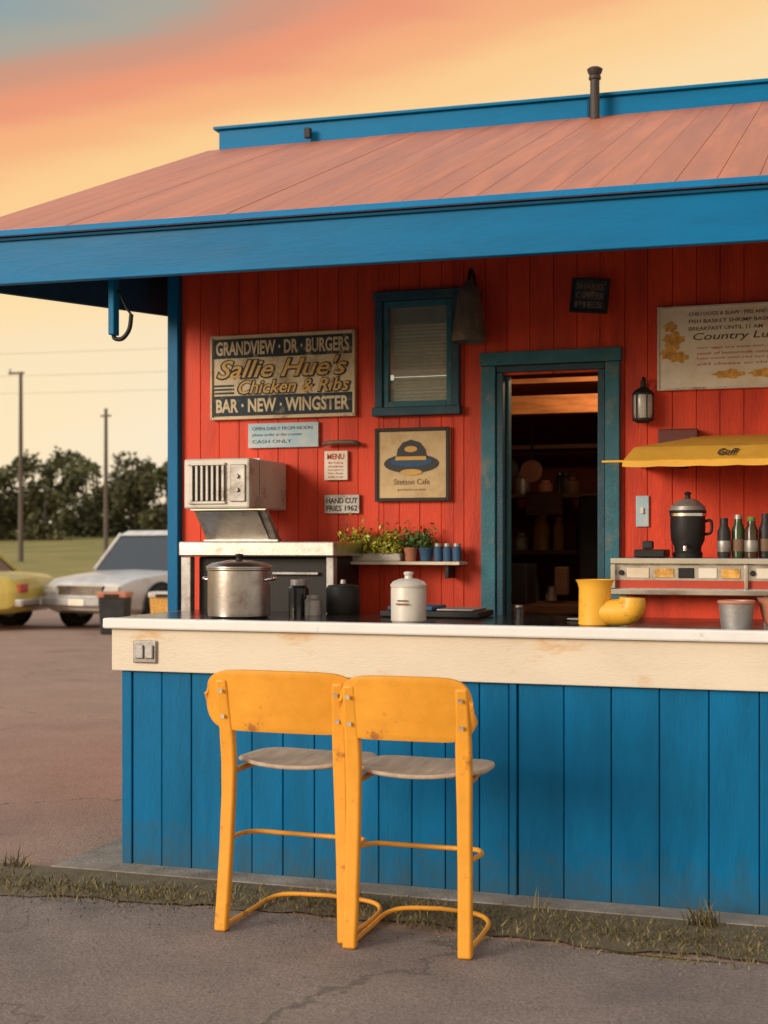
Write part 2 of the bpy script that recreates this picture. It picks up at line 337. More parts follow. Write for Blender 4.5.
box('interior_floor',-.46,4.5,.9,4.87,.025,.14,wood,B,0)
def slab(nm,y0,z0,y1,z1,t,x0,x1,mat): return prismX(nm,[(y0,z0),(y1,z1),(y1,z1-t),(y0,z0-t)],x0,x1,mat,B,0)
RO=[]
bm=bmesh.new(); x=-.74
while x<4.75:
    w_=min(.152,4.75-x); dz=R.uniform(0,.0025); g_=.0009
    v=[bm.verts.new(q) for q in [(x+g_,-.23,2.77),(x+w_-g_,-.23,2.77),(x+w_-g_,2.41,3.84),(x+g_,2.41,3.84),(x+g_,-.23,2.80+dz),(x+w_-g_,-.23,2.80+dz),(x+w_-g_,2.41,3.87+dz),(x+g_,2.41,3.87+dz)]]
    for f in [(0,3,2,1),(4,5,6,7),(0,1,5,4),(1,2,6,5),(2,3,7,6),(3,0,4,7)]: bm.faces.new([v[i] for i in f])
    x+=w_+1e-5
me=bpy.data.meshes.new('roof_front_sheet'); bm.to_mesh(me); bm.free(); RO.append(addmesh('roof_front_sheet',me,roofm,B,.0015))
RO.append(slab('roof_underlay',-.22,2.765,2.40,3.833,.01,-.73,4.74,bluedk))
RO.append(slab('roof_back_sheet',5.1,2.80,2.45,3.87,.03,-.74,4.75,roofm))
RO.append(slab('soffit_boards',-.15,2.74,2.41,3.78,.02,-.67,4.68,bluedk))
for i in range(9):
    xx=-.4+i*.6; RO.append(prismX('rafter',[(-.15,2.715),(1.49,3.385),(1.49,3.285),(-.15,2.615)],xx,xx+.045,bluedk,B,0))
RO.append(box('fascia_board',-.72,4.73,-.205,-.165,2.568,2.782,bluef,B,.004))
RO.append(box('fascia_drip_edge',-.745,4.76,-.236,-.206,2.772,2.799,bluelt,B,.003))
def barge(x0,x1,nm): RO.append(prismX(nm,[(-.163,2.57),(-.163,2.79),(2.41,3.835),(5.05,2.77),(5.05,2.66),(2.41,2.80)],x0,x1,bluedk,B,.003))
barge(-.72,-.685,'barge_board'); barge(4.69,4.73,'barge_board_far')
RP=[box('ridge_parapet',-.66,4.7,2.40,2.46,3.80,3.985,bluef,B,.003),
 box('ridge_parapet_cap',-.69,4.73,2.375,2.485,3.987,4.005,bluef,B,.003),
 box('parapet_joint',1.64,1.652,2.392,2.40,3.86,3.985,bluedk,B,0)]
RO.append(lathe('vent_pipe',[(0,3.78),(.026,3.78),(.026,4.04),(.034,4.045),(.034,4.06),(.028,4.065),(.040,4.085),(.044,4.10),(.03,4.11),(0,4.112)],(1.70,2.30,0),M('vent_iron',(.05,.04,.035),.6,var=.3),B))
RP.append(box('junction_box',-.07,-.03,2.34,2.375,3.88,3.94,blk,B,.004))
for o in RO:
    for v in o.data.vertices: v.co.z-=.0095*(v.co.x+.5)
for o in RP:
    for v in o.data.vertices: v.co.z-=.0155*(v.co.x+.5)
boxes('eave_bracket',[(-.045,-.015,-.03,.02,2.35,2.66)],bluef,B,.005)
tube('eave_hook',[(-.03,.0,2.38),(-.03,0,2.34),(.01,0,2.335),(.045,0,2.375),(.055,0,2.44)],.010,blk,B)
tube('eave_hook_wire',[(-.01,0,2.55),(.03,0,2.47),(.055,0,2.44)],.005,blk,B)

# window
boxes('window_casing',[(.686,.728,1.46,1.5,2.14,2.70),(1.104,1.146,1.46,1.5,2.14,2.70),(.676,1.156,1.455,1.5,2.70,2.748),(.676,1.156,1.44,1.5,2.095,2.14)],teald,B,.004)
boxes('window_sash',[(.73,.758,1.475,1.515,2.142,2.698),(1.074,1.102,1.475,1.515,2.142,2.698),(.758,1.074,1.475,1.515,2.142,2.172),(.758,1.074,1.475,1.515,2.665,2.698)],teal,B,.003)
boxes('window_blind',[(.765,1.068,1.545,1.549,2.18+i*.0185,2.194+i*.0185) for i in range(22)],blind,B,0)
box('window_blind_head',.765,1.068,1.542,1.56,2.585,2.665,dark,B)
gm=bpy.data.materials.new('window_glass'); gm.use_nodes=True; nt=gm.node_tree; b=nt.nodes['Principled BSDF']; b.inputs['Base Color'].default_value=(.45,.5,.42,1); b.inputs['Roughness'].default_value=.04
tn=nt.nodes.new('ShaderNodeTexNoise'); tn.inputs['Scale'].default_value=7; rp=nt.nodes.new('ShaderNodeMapRange'); rp.inputs['To Min'].default_value=.12; rp.inputs['To Max'].default_value=.45
nt.links.new(tn.outputs['Fac'],rp.inputs['Value']); nt.links.new(rp.outputs[0],b.inputs['Alpha'])
box('window_pane',.757,1.075,1.50,1.503,2.17,2.667,gm,B,0)

# door
boxes('door_casing',[(1.262,1.338,1.462,1.5,.14,2.335),(1.90,1.972,1.462,1.5,.14,2.335),(1.255,1.98,1.458,1.5,2.337,2.405)],teal,B,.004)
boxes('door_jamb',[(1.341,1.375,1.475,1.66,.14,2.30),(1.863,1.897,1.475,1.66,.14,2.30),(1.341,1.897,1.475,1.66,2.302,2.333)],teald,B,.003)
boxes('door_stop',[(1.377,1.39,1.54,1.6,.14,2.29),(1.85,1.861,1.54,1.6,.14,2.29)],teal,B,.002)
# interior
box('interior_beam',.2,3.0,2.7,2.8,2.20,2.31,orangew,B)
box('interior_ceiling_panel',.0,3.2,2.85,4.7,2.40,2.43,orangew,B)
boxes('interior_back_shelves',[(-.3,1.9,4.3,4.6,.9,.94),(-.3,1.9,4.3,4.6,1.35,1.38),(-.3,1.9,4.3,4.6,1.75,1.78),(-.3,1.9,4.3,4.6,2.1,2.13)],wood,B)
box('interior_table',.4,1.5,2.9,3.6,1.0,1.05,wood,B)
box('interior_cabinet',-.3,.75,3.3,3.8,.14,2.0,wood,B)
box('interior_fridge',1.30,1.62,3.9,4.28,.14,1.75,dark,B,.02)
for i in range(30):
    xx=-.2+R.random()*1.5; zz=R.choice([.94,1.38,1.78]); h=R.uniform(.1,.25); rr=R.uniform(.03,.06)
    lathe('interior_jar',[(0,0),(rr,0),(rr,h*.7),(rr*.6,h*.85),(rr*.6,h),(0,h)],(xx,4.42,zz),R.choice([alum,terr,dark,wood,steeld,gold,glassy]),B,16)
box('interior_register',.85,1.15,3.0,3.3,1.05,1.3,dark,B,.01)
box('interior_towel',1.28,1.36,3.2,3.3,1.1,1.28,wood,B,.01)
box('interior_frame',.95,1.2,3.86,3.88,1.62,1.78,wood,B,.003)
boxes('interior_hanging_hooks',[(1.155,1.165,3.1,3.12,1.93,2.2),(1.005,1.015,3.1,3.12,1.95,2.2)],dark,B,0)
lathe('interior_pan',[(0,0),(.065,0),(.07,.02),(0,.02)],(1.16,3.11,1.88),M('copper_pan',(.25,.12,.07),.4,.8),B,24,'Y'); lathe('interior_pan_b',[(0,0),(.06,0),(.065,.02),(0,.02)],(1.01,3.11,1.90),dark,B,24,'Y')
lathe('interior_pendant',[(0,.2),(.01,.2),(.012,.12),(.12,.02),(.125,.0),(.11,.01),(.01,.10),(0,.1)],(1.85,2.25,2.52),bronze,B,24)
pl=bpy.data.lights.new('interior_lamp','POINT'); po=bpy.data.objects.new('interior_lamp',pl); scene.collection.objects.link(po); po.location=(1.85,2.25,2.50); po.parent=B
pl.energy=18; pl.color=(1,.62,.34); pl.shadow_soft_size=.04

# ------------------------------------------------------------------ counter
K=root('bar_counter')
bx=[.062]+[.062+.1436*i for i in range(1,12)]; bx=[b for b in bx if b<1.74]+[1.765]
lst=[(a+.0016,b-.0016,.0-R.uniform(0,.003),.02,.004,.866) for a,b in zip(bx,bx[1:])]
bx=[1.80]
while bx[-1]<4.6: bx.append(bx[-1]+.188)
lst+=[(a+.0016,b-.0016,.0-R.uniform(0,.003),.02,.004,.866) for a,b in zip(bx,bx[1:])]
boxes('counter_boards',lst,blue,K,.0045)
boxes('corner_trim',[(.012,.060,-.008,.02,.004,.866),(1.768,1.798,-.012,.02,.004,.866)],blue,K,.004)
box('counter_core',.02,4.6,.022,.75,.004,.866,bluedk,K,0)
box('counter_end',.008,.02,.022,.75,.004,.866,blue,K,0)
box('apron_board',-.026,4.68,-.03,-.001,.868,1.052,cream,K,.004)
box('apron_end',-.026,.004,.0,.78,.868,1.052,cream,K,.003)
box('top_front_lip',-.055,4.7,-.062,.0,1.054,1.10,white,K,.008)
box('counter_top',-.05,4.7,.001,.82,1.056,1.097,black,K,.004)
E=root('outlet_box')
box('plate',.085,.20,-.042,-.031,.905,1.005,steeld,E,.006)
boxes('cover',[(.10,.14,-.052,-.042,.925,.985),(.147,.187,-.052,-.042,.925,.985)],galv,E,.005)

# ------------------------------------------------------------------ stools
def sweep(name,pts,ws,ds,mat,parent):
    bm=bmesh.new(); rings=[]
    for (x,y,z),w_,d_ in zip(pts,ws,ds):
        rings.append([bm.verts.new((x+a*w_/2,y+b_*d_/2,z)) for a,b_ in ((-1,-1),(1,-1),(1,1),(-1,1))])
    for a,b_ in zip(rings,rings[1:]):
        for i in range(4): bm.faces.new((a[i],a[(i+1)%4],b_[(i+1)%4],b_[i]))
    bm.faces.new(rings[0][::-1]); bm.faces.new(rings[-1])
    me=bpy.data.meshes.new(name); bm.to_mesh(me); bm.free()
    o=addmesh(name,me,mat,parent,.009,True,3); me.set_sharp_from_angle(angle=rad(50)); return o
def stool(loc,rz,hb,hw,W2,sw):
    S=root('bar_stool',loc,rz)
    for s in(-1,1):
        zs=[.0,.12,.3,.5,.62,.72,.82,.925]
        xs_=[hb+(hw-hb)*t for t in (0,.25,.6,.95,1.05,1.0,.85,.7)]
        yy=[-.015,-.006,.004,.008,.006,-.004,-.02,-.040]
        sweep('back_post',[(s*a,b_,c_) for a,b_,c_ in zip(xs_,yy,zs)],[.050,.050,.050,.052,.056,.056,.050,.044],[.034]*8,yellow,S)
        tube('floor_runner',[(s*(hb-.002),.0,.014),(s*(hb),.25,.013),(s*(hb-.01),.38,.022),(s*(hb-.07),.43,.035),(0,.445,.040)],.009,yellow,S)
        tube('foot_hoop',[(s*(hw+.01),.0,.325),(s*(hw+.025),.15,.322),(s*(hw-.01),.235,.318),(s*.1,.265,.312),(0,.268,.311)],.009,yellow,S)
        tube('seat_bracket',[(s*(hw-.005),.0,.580),(s*(hw-.01),.2,.583),(s*(hw-.03),.36,.587)],.011,yellow,S)
        for zz in (.79,.885):
            lathe('bolt',[(0,-.004),(.006,-.004),(.008,0),(0,.0)],(s*(hb+(hw-hb)*.85),-.046-(zz-.8)*.2,zz),steeld,S,12,'Y')
    bm=bmesh.new(); nx,nz=40,10; H2=.112
    gr=[]
    for i in range(nx+1):
        t=-1+2*i/nx; x_=W2*math.sin(t*math.pi/2); q=abs(x_/W2); hh=H2*max(0.03,(1-q**7))**(1/2.6)
        gr.append([bm.verts.new((x_,-.040+.42*x_*x_+.035*((k/nz)-.5)*-1,.848+hh*(2*k/nz-1)+.004*(1-q*q))) for k in range(nz+1)])
    for i in range(nx):
        for k in range(nz): bm.faces.new((gr[i][k],gr[i+1][k],gr[i+1][k+1],gr[i][k+1]))
    me=bpy.data.meshes.new('backrest'); bm.to_mesh(me); bm.free()
    o=addmesh('backrest',me,yellow,S,0,True); m_=o.modifiers.new('s','SOLIDIFY'); m_.thickness=.014; m_.offset=1
    b_=o.modifiers.new('b','BEVEL'); b_.width=.004; b_.segments=2
    bm=bmesh.new(); n=14; gr=[]
    for i in range(n+1):
        u=-1+2*i/n; row=[]
        for k in range(n+1):
            v=-1+2*k/n
            x_=u*math.sqrt(max(0,1-.36*v*v*v*v)); y_=v*math.sqrt(max(0,1-.36*u*u*u*u))
            row.append(bm.verts.new((x_*sw,.225+y_*.20,.606-.014*(1-u*u)*(1-.4*v)+.010*max(0,-v)**3)))
        gr.append(row)
    for i in range(n):
        for k in range(n): bm.faces.new((gr[i][k],gr[i+1][k],gr[i+1][k+1],gr[i][k+1]))
    me=bpy.data.meshes.new('seat'); bm.to_mesh(me); bm.free()
    o=addmesh('seat',me,seatw,S,0,True); m_=o.modifiers.new('s','SOLIDIFY'); m_.thickness=.016; m_.offset=1
    b_=o.modifiers.new('b','BEVEL'); b_.width=.005; b_.segments=2
    return S
stool((1.126,-.815,.009),rad(-1.0),.243,.222,.302,.246)
stool((1.614,-.865,.009),rad(1.5),.208,.200,.240,.243)

# ------------------------------------------------------------------ signs on the wall
def signboard(nm,x0,x1,z0,z1,mat,fmat=None,fw=.015,y=1.492,th=.018):
    S=root(nm)
    box('board',x0,x1,y-th,y,z0,z1,mat,S,.002)
    if fmat: boxes('frame',[(x0-.0,x0+fw,y-th-.012,y-th-.0005,z0,z1),(x1-fw,x1,y-th-.012,y-th-.0005,z0,z1),(x0+fw,x1-fw,y-th-.012,y-th-.0005,z1-fw,z1),(x0+fw,x1-fw,y-th-.012,y-th-.0005,z0,z0+fw)],fmat,S,.002)
    return S,y-th
S,y=signboard('diner_signboard',-.268,.574,2.103,2.56,scream,scream,.012)
boxes('dark_bands',[(-.25,.556,y-.003,y-.0005,2.437,2.542),(-.25,.556,y-.003,y-.0005,2.122,2.232)],slate,S,0)
text('lettering_top','GRANDVIEW · DR · BURGERS',-.235,.54,2.452,2.528,y-.005,scream,S,.03)
text('lettering_script','Sallie Hue\'s',-.238,.54,2.318,2.434,y-.004,slate,S,.055,.35)
text('lettering_script_hi','Sallie Hue\'s',-.226,.528,2.328,2.428,y-.006,gold,S,.012,.35)
text('lettering_script_b','Chicken & Ribs',-.11,.552,2.234,2.318,y-.0045,slate,S,.055,.3)
text('lettering_script_b_hi','Chicken & Ribs',-.10,.542,2.241,2.312,y-.0065,gold,S,.012,.3)
text('lettering_bottom','BAR · NEW · WINGSTER',-.235,.54,2.14,2.215,y-.005,scream,S,.03)
boxes('stripes',[(-.25,-.13,y-.003,y-.0005,2.243+i*.02,2.253+i*.02) for i in range(3)],slate,S,0)
for cx in (-.258,.564):
    for cz in (2.113,2.55): lathe('screw',[(0,-.002),(.006,-.001),(.006,0),(0,0)],(cx,y-.012,cz),steeld,S,10,'Y')

S,y=signboard('blue_notice',-.046,.363,1.945,2.078,paperblue)
for i,t_ in enumerate(['OPEN DAILY FROM NOON','please order at the counter','CASH ONLY']): text('line',t_,-.02,.33-.06*i,2.04-.035*i,2.058-.035*i,y-.002,inkblue,S)
S,y=signboard('paper_notice',.398,.529,1.765,1.92,paper)
text('heading','MENU',.415,.512,1.875,1.905,y-.002,inkred,S,.02)
for i in range(5): text('line',['daily soup','hot dogs','burgers','shakes','fries'][i],.42,.505,1.775+.019*i,1.787+.019*i,y-.002,inkred,S)
S,y=signboard('metal_plaque',.398,.596,1.587,1.687,steeld)
for i in range(2): text('line',['HAND CUT','FRIES 1962'][i],.41,.585,1.64-.04*i,1.67-.04*i,y-.002,ink,S,.02)
tube('wall_handle',[(.40,1.46,1.955),(.45,1.44,1.962),(.57,1.44,1.962),(.60,1.47,1.95)],.012,bronze,B)

S,y=signboard('framed_poster',.686,1.093,1.648,2.032,postercr,blk,.018)
prismY('hat_brim',disc(.885,1.845,.15,.05),y-.004,y-.001,ink,S)
prismY('hat_brim_inner',disc(.885,1.855,.115,.028),y-.006,y-.004,inkblue,S)
prismY('hat_crown',[(.80,1.86),(.812,1.92),(.84,1.955),(.885,1.97),(.93,1.955),(.958,1.92),(.97,1.86)],y-.008,y-.006,ink,S)
prismY('hat_band',[(.80,1.862),(.802,1.882),(.968,1.882),(.97,1.862)],y-.010,y-.008,gold,S)
prismY('hat_highlight',disc(.885,1.92,.035,.016),y-.010,y-.0085,gold,S)
prismY('badge',disc(.885,1.80,.06,.016),y-.006,y-.0045,gold,S)
text('caption','Stetson Cafe',.79,.985,1.735,1.765,y-.002,inkbrown,S,.01)
text('caption_small','good food & cold drinks',.81,.965,1.70,1.715,y-.002,inkbrown,S)

S,y=signboard('hanging_wall_sign',1.737,1.925,2.575,2.745,slate,blk,.012,1.44)
for i in range(3): text('line',['SHAKES','COFFEE','PIES'][i],1.76,1.90,2.69-.045*i,2.72-.045*i,y-.002,inkbrown,S,.02)
S.rotation_euler=(0,rad(6),0)
c0=Vector((1.83,0,2.66)); S.location=c0-Matrix.Rotation(rad(6),3,'Y')@c0
S,y=signboard('menu_board',2.158,3.05,2.18,2.59,paper,alum,.010)
for i in range(3):
    text('row',['CHILI DOGS & SLAW · PIES AND COBBLER','FISH BASKET SHRIMP BASKET','BREAKFAST UNTIL 11 AM'][i],2.31,2.80-.07*i,2.54-.036*i,2.558-.036*i,y-.002,inkbrown,S,.01)
text('title','Country Lunch',2.33,2.80,2.41,2.455,y-.002,inkbrown,S,.01,.2)
for i in range(4): text('row_small',['two eggs any style with toast','stack of buttermilk cakes','ham steak with red eye gravy','add cheese or chili'][i],2.35,2.75-.05*(i%2),2.375-.026*i,2.388-.026*i,y-.002,inkred,S)
for q,(cx,cz,rx,rz_) in enumerate([(2.235,2.43,.05,.035),(2.21,2.36,.035,.03),(2.26,2.34,.045,.026),(2.22,2.49,.03,.025),(2.50,2.25,.07,.022),(2.66,2.25,.06,.02),(2.23,2.40,.03,.05)]):
    prismY('food_picture',[(cx+(rx*(1+.25*math.sin(i*2.3)))*math.cos(2*math.pi*i/18),cz+rz_*(1+.25*math.cos(i*1.7))*math.sin(2*math.pi*i/18)) for i in range(18)],y-.002-.0007*q,y-.001,foodor,S)

# lanterns
Lm=root('wall_lantern')
lathe('shade',[(.0,.31),(.02,.31),(.03,.29),(.05,.27),(.06,.24),(.088,.05),(.092,.02),(.086,.0),(.082,.02),(.055,.22),(0,.24)],(1.225,1.37,2.45),bronze,Lm,10)
tube('arm',[(1.225,1.49,2.70),(1.225,1.47,2.79),(1.225,1.40,2.82),(1.225,1.37,2.76)],.010,blk,Lm)
lathe('wall_plate',[(0,0),(.035,0),(.035,.015),(0,.015)],(1.225,1.495,2.70),blk,Lm,20,'Y')
lathe('bulb',[(0,-.0),(.02,.01),(.03,.05),(.02,.09),(0,.1)],(1.225,1.37,2.50),frost,Lm,16)
Lm=root('wall_lantern')
lathe('glass',[(0,0),(.035,.0),(.045,.03),(.047,.10),(.042,.13),(0,.13)],(2.095,1.42,2.035),frost,Lm,24)
lathe('cap',[(0,.19),(.012,.19),(.014,.16),(.04,.145),(.052,.13),(.05,.122),(0,.122)],(2.095,1.42,2.035),blk,Lm,24)
lathe('base',[(0,-.015),(.03,-.015),(.048,-.004),(.048,.006),(0,.006)],(2.095,1.42,2.035),blk,Lm,24)
boxes('cage',[(2.095+.05*math.cos(a)-.003,2.095+.05*math.cos(a)+.003,1.42+.05*math.sin(a)-.003,1.42+.05*math.sin(a)+.003,2.03,2.165) for a in [k*math.pi/3 for k in range(6)]],blk,Lm,0)
tube('arm',[(2.095,1.49,2.19),(2.095,1.46,2.24),(2.095,1.42,2.235),(2.095,1.42,2.21)],.007,blk,Lm)
Sw=root('light_switch'); box('plate',2.05,2.115,1.483,1.495,1.51,1.665,paperblue,Sw,.005); box('toggle',2.075,2.09,1.472,1.483,1.575,1.605,paper,Sw,.003)

# ------------------------------------------------------------------ wall shelf with plants
H=root('wall_shelf'); box('board',.49,1.185,1.33,1.495,1.318,1.335,cream,H,.003); boxes('brackets',[(.55,.57,1.36,1.49,1.25,1.317),(1.1,1.12,1.36,1.49,1.25,1.317)],blk,H)
P=root('planter_box'); box('trough',.515,.86,1.36,1.46,1.336,1.38,alum,P,.005)
leafmesh('foliage',[((R.uniform(.52,.86),R.uniform(1.34,1.47),1.38+abs(R.gauss(0,.055))),R.uniform(.009,.020),.5) for _ in range(1300)],leafy,P)
for cx,m2 in ((.90,leafg),(.985,leafg)):
    P=root('potted_plant'); lathe('pot',[(0,0),(.028,0),(.036,.06),(.04,.065),(.036,.07),(0,.062)],(cx,1.41,1.336),terr if cx<.95 else inkblue,P,20)
    leafmesh('leaves',[((cx+R.gauss(0,.03),1.41+R.gauss(0,.025),1.41+abs(R.gauss(0,.045))),R.uniform(.008,.018),.4) for _ in range(220)],m2,P)
for cx in (1.05,1.10,1.15):
    J=root('glass_jar'); lathe('jar',[(0,0),(.022,0),(.024,.06),(.018,.075),(0,.076)],(cx,1.41,1.336),inkblue,J,20); lathe('lid',[(0,.076),(.02,.076),(.02,.092),(0,.092)],(cx,1.41,1.336),steeld,J,20)

# ------------------------------------------------------------------ kitchen bench against the wall
K2=root('kitchen_bench'); box('worktop',-.42,1.22,.93,1.49,1.02,1.06,steeld,K2,.004)
boxes('body',[(-.40,1.2,.98,1.48,.142,1.018)],dark,K2)
A=root('air_conditioner')
box('case',-.195,.175,1.0,1.49,1.605,1.862,alum,A,.012)
box('grille_back',-.155,.04,.993,.9995,1.645,1.825,blk,A,0)
boxes('grille_louvres',[(-.15+i*.0295,-.137+i*.0295,.982,.993,1.645,1.825) for i in range(7)],alum,A,.002)
boxes('grille_frame',[(-.165,.045,.985,.999,1.827,1.84),(-.165,.045,.985,.999,1.63,1.643)],alum,A,.002)
box('control_panel',.07,.155,.99,.9995,1.64,1.83,steeld,A,.004)
for zz in (1.70,1.77): lathe('knob',[(0,0),(.012,0),(.010,.014),(0,.014)],(.112,.99,zz),steeld,A,18,'Y')
box('case_seam',-.197,.178,1.12,1.125,1.6,1.866,steeld,A,0)
Gd=root('griddle')
box('shelf_top',-.19,.66,.93,1.48,1.362,1.437,steel,Gd,.008)
boxes('legs',[(-.185,-.13,.95,1.0,1.062,1.36),(.61,.65,.95,1.0,1.062,1.36),(-.18,-.14,1.42,1.46,1.062,1.36)],steeld,Gd,.004)
box('firebox',-.12,.60,1.02,1.46,1.062,1.36,blk,Gd,.01)
boxes('oven_handles',[(.0,.22,.995,1.012,1.27,1.285),(.30,.55,.995,1.012,1.27,1.285)],steeld,Gd,.004)
prismX('splash_hood',[(.98,1.60),(1.02,1.60),(1.20,1.44),(1.14,1.44)],-.13,.27,steeld,Gd,.004)
prismX('hood_glass',[(.970,1.590),(.976,1.592),(1.133,1.447),(1.126,1.447)],-.09,.23,steel,Gd,0)
boxes('hood_trim',[(-.14,.28,.965,.985,1.595,1.604),(-.14,.28,1.12,1.15,1.438,1.448)],chrome,Gd,.002)

def item(nm,parts,c,seg=36):
    o=root(nm)
    for pn,prof,mat in parts: lathe(pn,prof,c,mat,o,seg)
    return o
Z=1.097
o=item('cooking_pot',[('body',[(0,0),(.125,0),(.138,.01),(.14,.03),(.14,.21),(.146,.215),(.146,.22),(.136,.22),(0,.218)],steel),
 ('lid',[(.147,.222),(.147,.229),(.12,.244),(.05,.256),(.0,.258)],steel),('knob',[(0,.256),(.015,.258),(.012,.268),(.02,.276),(.016,.284),(0,.286)],blk)],(.475,.22,Z))
for s in(-1,1): tube('handle',[(.475+s*.138,.19,Z+.17),(.475+s*.165,.2,Z+.175),(.475+s*.165,.25,Z+.175),(.475+s*.138,.26,Z+.17)],.007,chrome,o)
o=item('enamel_canister',[('body',[(0,0),(.068,0),(.074,.008),(.075,.14),(.072,.15),(0,.15)],alum),('lid',[(.076,.148),(.077,.158),(.066,.172),(.04,.182),(.03,.184),(0,.184)],alum),('knob',[(0,.183),(.018,.184),(.016,.195),(.022,.205),(.018,.212),(0,.214)],alum)],(1.305,.11,Z))
boxes('label_band',[(1.275,1.33,.0305,.035,Z+.075,Z+.082),(1.28,1.325,.0305,.035,Z+.09,Z+.096)],inkbrown,o,0)
o=item('yellow_pitcher',[('body',[(0,0),(.06,0),(.066,.006),(.064,.15),(.070,.172),(.078,.184),(.072,.186),(.06,.16),(0,.15)],yelplast)],(2.09,.12,Z))
tube('spout',[(2.11,.11,Z+.055),(2.18,.11,Z+.055),(2.225,.11,Z+.062),(2.24,.11,Z+.085),(2.243,.11,Z+.115)],.054,yelplast,o,seg=24,radii=[.9,1.0,1.0,1.0,.9])
item('tin_cup',[('body',[(0,0),(.058,0),(.068,.105),(.071,.108),(.066,.11),(.055,.01),(0,.008)],galv),('rim',[(.069,.098),(.073,.104),(.07,.112),(.066,.108)],terr)],(2.65,.06,Z))
item('mixing_bowl',[('body',[(0,0),(.05,0),(.075,.03),(.095,.115),(.1,.12),(.094,.12),(.07,.04),(0,.02)],terr)],(2.82,.13,Z))
item('saucer',[('body',[(0,0),(.03,0),(.05,.008),(.048,.01),(0,.006)],alum)],(1.96,.45,Z))
item('black_canister',[('body',[(0,0),(.075,0),(.08,.01),(.08,.12),(.07,.135),(0,.14)],blk),('knob',[(0,.14),(.015,.142),(.012,.16),(0,.162)],steeld)],(.80,.68,Z))
for (cx,cy,rr,h,mm,nm) in [(.60,.62,.05,.16,glassy,'syrup_jar'),(.70,.55,.04,.09,steeld,'napkin_tin'),(1.66,.62,.022,.055,glassy,'salt_shaker')]:
    item(nm,[('body',[(0,0),(rr,0),(rr,h*.75),(rr*.75,h*.85),(0,h*.85)],mm),('lid',[(rr*.8,h*.84),(rr*.8,h),(0,h)],steeld)],(cx,cy,Z),24)
T=root('serving_tray'); box('tray',1.06,1.52,.45,.72,Z+.002,Z+.03,blk,T,.006); box('tray_insert',1.09,1.30,.47,.70,Z+.031,Z+.05,inkblue,T,.006); box('tray_lid',1.32,1.49,.47,.70,Z+.031,Z+.04,steeld,T,.006)
T=root('napkin_dispenser'); box('case',.30,.38,.58,.70,Z+.001,Z+.10,steeld,T,.01); box('napkins',.315,.365,.572,.58,Z+.02,Z+.08,paper,T,.003)
# ------------------------------------------------------------------ espresso/food warmer + urn + bottles
D=root('food_warmer')
box('body',2.04,3.28,.885,1.40,1.20,1.338,steel,D,.004)
box('top',2.03,3.3,.876,1.41,1.340,1.362,steel,D,.003)
boxes('rails',[(2.03,3.3,.85,.874,1.335,1.362),(2.03,3.3,.85,.884,1.196,1.222),(2.03,2.052,.852,.884,1.223,1.334),(2.62,2.636,.855,.884,1.223,1.334),(3.27,3.3,.852,.884,1.223,1.334)],chrome,D,.003)
box('red_stripe',2.054,3.268,.880,.8845,1.226,1.262,inkred,D,0)
boxes('label_plates',[(2.10,2.20,.878,.8845,1.272,1.318),(2.42,2.50,.878,.8845,1.272,1.318),(2.67,2.78,.878,.8845,1.272,1.318)],paper,D,.002)
boxes('amber_plates',[(2.225,2.31,.878,.8845,1.275,1.315),(2.52,2.60,.878,.8845,1.272,1.315),(2.80,2.9,.878,.8845,1.272,1.318)],foodor,D,.002)
box('gauge_panel',2.33,2.40,.878,.8845,1.272,1.318,blk,D,.002)
for kx in (2.075,2.655,2.93): lathe('knob',[(0,0),(.013,0),(.011,.016),(0,.016)],(kx,.884,1.295),blk,D,16,'Y')
boxes('stand',[(2.05,3.28,1.0,1.36,.142,1.198)],red,D,0)
boxes('feet',[(2.06,2.10,.90,.94,1.06,1.199),(2.7,2.74,.90,.94,1.06,1.199)],steeld,D,.002)
U=root('coffee_urn'); c=(2.353,1.05,1.363)
lathe('body',[(0,0),(.065,0),(.068,.02),(.06,.03),(.062,.05),(.076,.08),(.080,.14),(.079,.20),(.084,.206),(.084,.216),(0,.216)],c,blk,U)
lathe('band',[(.083,.19),(.085,.19),(.085,.203),(.083,.203)],c,chrome,U)
lathe('lid',[(.083,.217),(.078,.235),(.045,.262),(.02,.27),(0,.27)],c,steeld,U); lathe('knob',[(0,.27),(.014,.271),(.011,.285),(.018,.297),(0,.305)],c,blk,U)
tube('spigot',[(2.353,.97,1.42),(2.353,.93,1.42),(2.353,.925,1.395)],.009,chrome,U)
tube('handle',[(2.353+.078,1.05,1.53),(2.353+.105,1.05,1.53),(2.353+.105,1.05,1.48),(2.353+.078,1.05,1.47)],.007,blk,U)
for i,(cx,h) in enumerate([(2.52,.18),(2.58,.195),(2.64,.185),(2.70,.20),(2.765,.19)]):
    b0=root('sauce_bottle'); cc=(cx,1.0+.03*(i%2),1.363); bm_=[dark,M('bottle_green',(.04,.07,.03),.15,bump=0),M('bottle_brown',(.06,.035,.015),.15,bump=0)][i%3]
    lathe('glass',[(0,0),(.027,0),(.030,.01),(.030,h*.66),(.019,h*.80),(.017,h*.92),(0,h*.92)],cc,bm_,b0,20)
    lathe('cap',[(0,h),(.018,h),(.019,h*.90),(0,h*.90)],cc,[dark,steeld,leafg][i%3],b0,16)
    lathe('label',[(.0302,h*.15),(.031,h*.16),(.031,h*.42),(.0302,h*.43)],cc,[steeld,inkbrown][i%2],b0,20)
T=root('drip_tray'); box('tray',2.12,2.26,.95,1.15,1.364,1.40,blk,T,.006); box('cup_stack',2.15,2.20,1.0,1.05,1.401,1.44,dark,T,.008)

